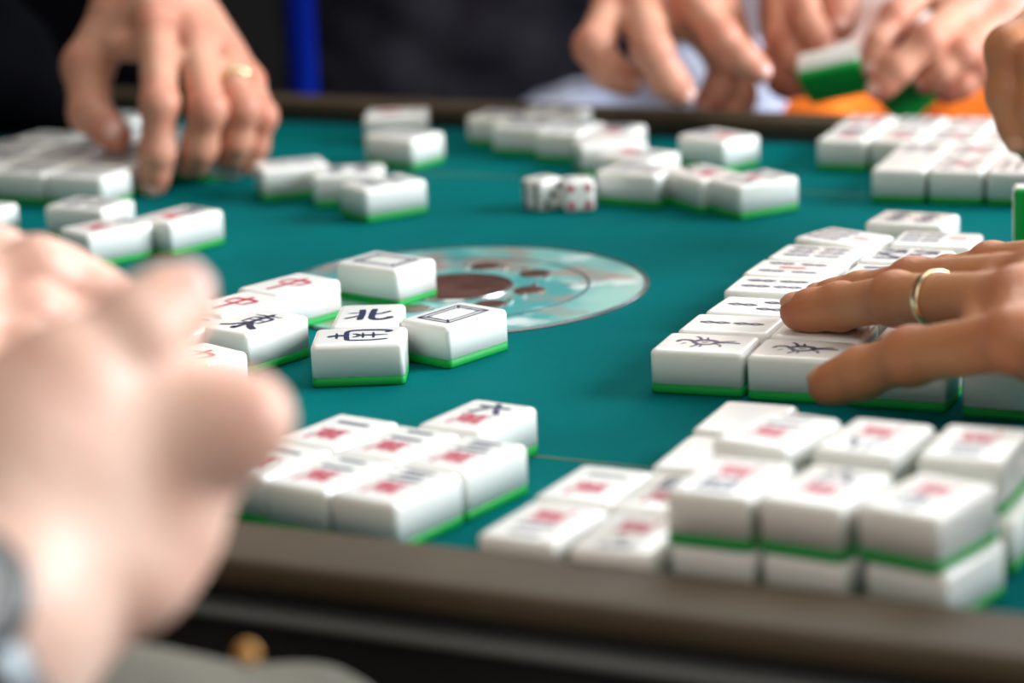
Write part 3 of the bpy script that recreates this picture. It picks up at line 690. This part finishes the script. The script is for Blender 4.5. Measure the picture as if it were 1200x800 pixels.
# right back: white shirt, orange shorts, two hands lifting tiles
P3 = person((280, 2150, -750), 'person in white shirt and orange shorts lifting green-backed tiles with both hands')
h3 = Hand([ch((928, -44, 1752), (940, 4, 1700), (954, 36, 1684), (968, 56, 1678), r=FR),
           ch((916, -14, 1752), (920, 44, 1704), (935, 70, 1690), (951, 84, 1684), r=FR),
           ch((910, 16, 1754), (912, 66, 1714), (924, 90, 1706), (938, 102, 1702), r=[9.5, 8.6, 7.8, 7]),
           ch((908, 36, 1758), (906, 82, 1730), (914, 98, 1726), (924, 106, 1722), r=[8.5, 7.8, 7, 6.2])],
          ch((940, -70, 1760), (972, -22, 1730), (986, 6, 1712), (985, 32, 1700), r=[14, 12, 10.5, 9]),
          A(925, -125, 1810), A(990, -460, 2000), (0, -.6, .8), h=1.6, wr=24, fr=32, palm=10)
h3b = Hand([ch((1092, -18, 1705), (1050, 18, 1668), (1030, 52, 1655), (1022, 78, 1650), r=FR),
            ch((1136, 2, 1690), (1088, 46, 1648), (1052, 80, 1642), (1030, 104, 1642), r=[11, 10.4, 9.2, 7.8]),
            ch((1172, 22, 1690), (1128, 60, 1654), (1102, 82, 1650), (1086, 96, 1652), r=FR),
            ch((1196, 50, 1692), (1154, 84, 1664), (1128, 100, 1660), (1108, 110, 1660), r=PR)],
           ch((1120, -60, 1730), (1080, -18, 1718), (1056, 14, 1700), (1044, 42, 1690), r=[13, 12, 10, 8.6]),
           A(1235, -60, 1740), A(1330, -330, 1960), (0, -.6, .8), h=1.6, wr=25, fr=34)
b = surf_object('body', [h3.V, h3b.V], [h3.Q, h3b.Q], M['skin_far'], P3, lambda V: np.maximum(h3.flush(V), h3b.flush(V))); h3.nails(b, M['nail']); h3b.nails(b, M['nail'])
cloth('shirt', [((300, 2130, -60), (300, 2160, 420), 160, 180, ((0, 1, 0), 1.25)), ((300, 2130, 380), (215, 2060, 340), 80, 62), ((215, 2060, 340), tuple(A(985, -500, 2010)), 72, 60), ((300, 2160, 380), (500, 2110, 340), 85, 75), ((500, 2110, 340), tuple(A(1345, -380, 1990)), 72, 60)], M['shirt_white'], P3)
cloth('shorts', [((300, 2120, -130), tuple(A(946, 190, 1855)), 85, 50), ((360, 2120, -130), tuple(A(1150, 200, 1850)), 95, 66)], M['orange'], P3)
# right: ringed left hand flat on the sorted tiles, other hand behind it
P4 = person((700, 1300, -750), 'person at the right, tanned hand with gold ring flat on the tiles')
def Z(px, py, z): return at(px, py, z=z)
h4 = Hand([([Z(1268, 304, 60), Z(1162, 313, 46), Z(1112, 325, 34), Z(1076, 334, 28)], FR),
           ([Z(1222, 326, 60), Z(1070, 333, 43), Z(1008, 346, 31), Z(963, 353, 27)], [11.5, 10.2, 9, 7.8]),
           ([Z(1195, 352, 58), Z(1050, 350, 42), Z(985, 359, 31), Z(936, 365, 27)], [11.5, 10.2, 9.2, 8.0]),
           ([Z(1190, 398, 52), Z(1068, 417, 36), Z(1010, 437, 25), Z(970, 452, 18)], [11.5, 10.4, 9.4, 7.8])],
          ([Z(1330, 330, 45), Z(1320, 318, 38), Z(1290, 308, 32), Z(1260, 302, 30)], [14, 12, 10, 9]),
          Z(1400, 362, 62), Z(1900, 380, 110), (0, -.2, 1), h=1.25, wr=27, fr=36, heel=(Z(1215, 410, 44), Z(1350, 400, 50), 13, 17))
h4b = Hand([ch((1236, 18, 1352), (1183, 58, 1335), (1182, 110, 1330), (1196, 160, 1326), r=[12, 11.5, 10.5, 9]),
            ch((1262, 22, 1345), (1215, 70, 1322), (1212, 122, 1318), (1222, 172, 1316), r=FR),
            ch((1290, 40, 1340), (1245, 84, 1312), (1240, 130, 1308), (1246, 176, 1306), r=FR),
            ch((1312, 62, 1335), (1274, 98, 1305), (1266, 138, 1302), (1270, 176, 1300), r=PR)],
           ch((1290, 0, 1385), (1240, 60, 1380), (1214, 120, 1372), (1210, 170, 1362), r=[14, 12, 10.5, 9]),
           A(1400, -60, 1370), A(1900, -200, 1400), (-.6, -.6, .5), h=1.5, wr=26, fr=35)
b = surf_object('body', [h4.V, h4b.V], [h4.Q, h4b.Q], M['skin_tan'], P4, lambda V: np.maximum(h4.flush(V), h4b.flush(V))); NT = mat('nail_tan', (.52, .25, .14), .4); h4.nails(b, NT); h4b.nails(b, NT)
f = h4.fingers[2][0]; band('ring', f[0]*.35+f[1]*.65, f[0]-f[1]+np.array((8, 0, 0)), 10.9, 4.4, 1.0, M['gold'], P4)
# near left: two blurred hands, watch, lap
P0 = person((-400, 400, -750), 'person at the near left, two pale blurred hands, wristwatch on one')
h0 = Hand([ch((118, 548, 680), (286, 492, 676), (258, 470, 706), (220, 446, 728), r=[14, 11.4, 9.0, 7.6]),
           ch((108, 600, 690), (206, 572, 676), (226, 512, 704), (246, 466, 730), r=[15, 13.5, 9.8, 8.4]),
           ch((96, 650, 680), (190, 622, 672), (200, 570, 704), (196, 520, 724), r=[15, 13.5, 9.4, 8.2]),
           ch((80, 700, 668), (158, 672, 664), (166, 630, 694), (156, 590, 712), r=[15, 13, 9, 7.2])],
          ch((10, 530, 668), (78, 450, 674), (160, 392, 684), (206, 352, 694), r=[20, 15.5, 12, 10.4]),
          A(-10, 740, 640), A(-330, 1050, 560), (.3, -.8, .5), h=1.7, wr=29, fr=38, palm=19, web=.75, kmax=14, reach=60,
          extra=((A(20, 600, 662), A(190, 540, 676), 24, 16), (A(118, 552, 690), A(262, 503, 676), 19, 12), (A(30, 680, 655), A(165, 630, 672), 24, 16), (A(60, 520, 672), A(165, 425, 690), 21, 14), (A(40, 560, 664), A(230, 500, 684), 20, 13)))
h0b = Hand([ch((-50, 345, 830), (42, 318, 842), (104, 342, 850), (146, 362, 850), r=[12, 10.4, 9.2, 8]),
            ch((-55, 390, 815), (36, 368, 830), (96, 384, 842), (134, 400, 848), r=FR),
            ch((-55, 440, 800), (30, 418, 815), (84, 430, 830), (120, 440, 840), r=FR),
            ch((-55, 480, 790), (20, 462, 800), (70, 470, 815), (100, 480, 825), r=PR)],
           ch((-90, 340, 850), (-10, 310, 868), (52, 318, 875), (92, 330, 878), r=[15, 12, 10, 9]),
           A(-190, 440, 780), A(-520, 640, 640), (-.1, -.2, 1), h=1.7, wr=26, fr=35)
b = surf_object('body', [h0.V, h0b.V], [h0.Q, h0b.Q], M['skin_pale'], P0, lambda V: np.maximum(h0.flush(V), h0b.flush(V))); h0.nails(b, M['nail']); h0b.nails(b, M['nail'])
wa_ = unit(A(-330, 1050, 560)-A(0, 735, 640)); wc = A(-10, 740, 640)+wa_*22
band('watch_band', wc, wa_, 29.5, 17, 2.2, M['steel'], P0, 40)
ca_ = A(-50, 700, 612); cn_ = unit((.1, -.7, .7)); V_ = []; F_ = []
e1 = unit(np.cross(cn_, (1, 0, 0))); e2 = np.cross(cn_, e1)
for hz_, rr_ in ((-5, 17), (3, 18), (5.5, 16.5), (5.6, 15.5), (5.0, 15)):
    for k in range(32): V_.append(ca_+cn_*hz_+(e1*math.cos(k*math.pi/16)+e2*math.sin(k*math.pi/16))*rr_)
for q in range(4):
    for k in range(32): F_.append((q*32+k, q*32+(k+1) % 32, (q+1)*32+(k+1) % 32, (q+1)*32+k))
wcase = link('watch_case', mesh('watch_case', Wa(np.array(V_))-np.array(P0.location), F_, True), M['steel'], P0)
link('watch_dial', mesh('watch_dial', Wa(np.array(V_[-32:]))-np.array(P0.location), [tuple(range(32))]), M['glass'], wcase)
cloth('trousers', [(tuple(A(90, 975, 720)), tuple(A(350, 915, 760)), 48, 36), (tuple(A(90, 975, 720)), (-420, 420, -200), 48, 80)], M['khaki'], P0, h=6, wob=.3)
V_ = []; F_ = []; cb = A(290, 766, 690)
btn = bpy.data.meshes.new('button'); bm = bmesh.new(); bmesh.ops.create_uvsphere(bm, u_segments=20, v_segments=12, radius=.0032); bmesh.ops.translate(bm, verts=bm.verts, vec=W(cb)-P0.location); bm.to_mesh(btn); bm.free(); btn.shade_smooth()
link('button', btn, mat('button_amber', (.5, .24, .04), .4), P0)

# ------------------------------------------------------------------ background chair
bc = empty('chair', W((-160, 2040, -750))); tag(bc, 'chair with blue tubular back post between the black and grey clothed people', 'chair')
def tube(name, a, b, r0, m, parent):
    a, b = W(a), W(b); d = (b-a); me = bpy.data.meshes.new(name); bm = bmesh.new()
    bmesh.ops.create_cone(bm, cap_ends=True, segments=20, radius1=r0, radius2=r0, depth=d.length)
    bm.transform(Matrix.Translation((a+b)/2-parent.location) @ d.to_track_quat('Z', 'Y').to_matrix().to_4x4()); bm.to_mesh(me); bm.free(); me.shade_smooth()
    return link(name, me, m, parent)
c0, c1 = A(340, 128, 2010), A(346, -120, 2040)
tube('back_post', (c0[0], c0[1], -740), tuple(c1), .0105, M['bluepaint'], bc)
tube('back_post', (c0[0]-250, c0[1]+500, -740), (c1[0]-250, c1[1]+500, c1[2]), .0105, M['bluepaint'], bc)
tube('back_rail', (c1[0], c1[1], c1[2]-30), (c1[0]-250, c1[1]+500, c1[2]-30), .009, M['bluepaint'], bc)
tube('seat_rail', (c0[0], c0[1], -320), (c0[0]-250, c0[1]+500, -320), .009, M['bluepaint'], bc)
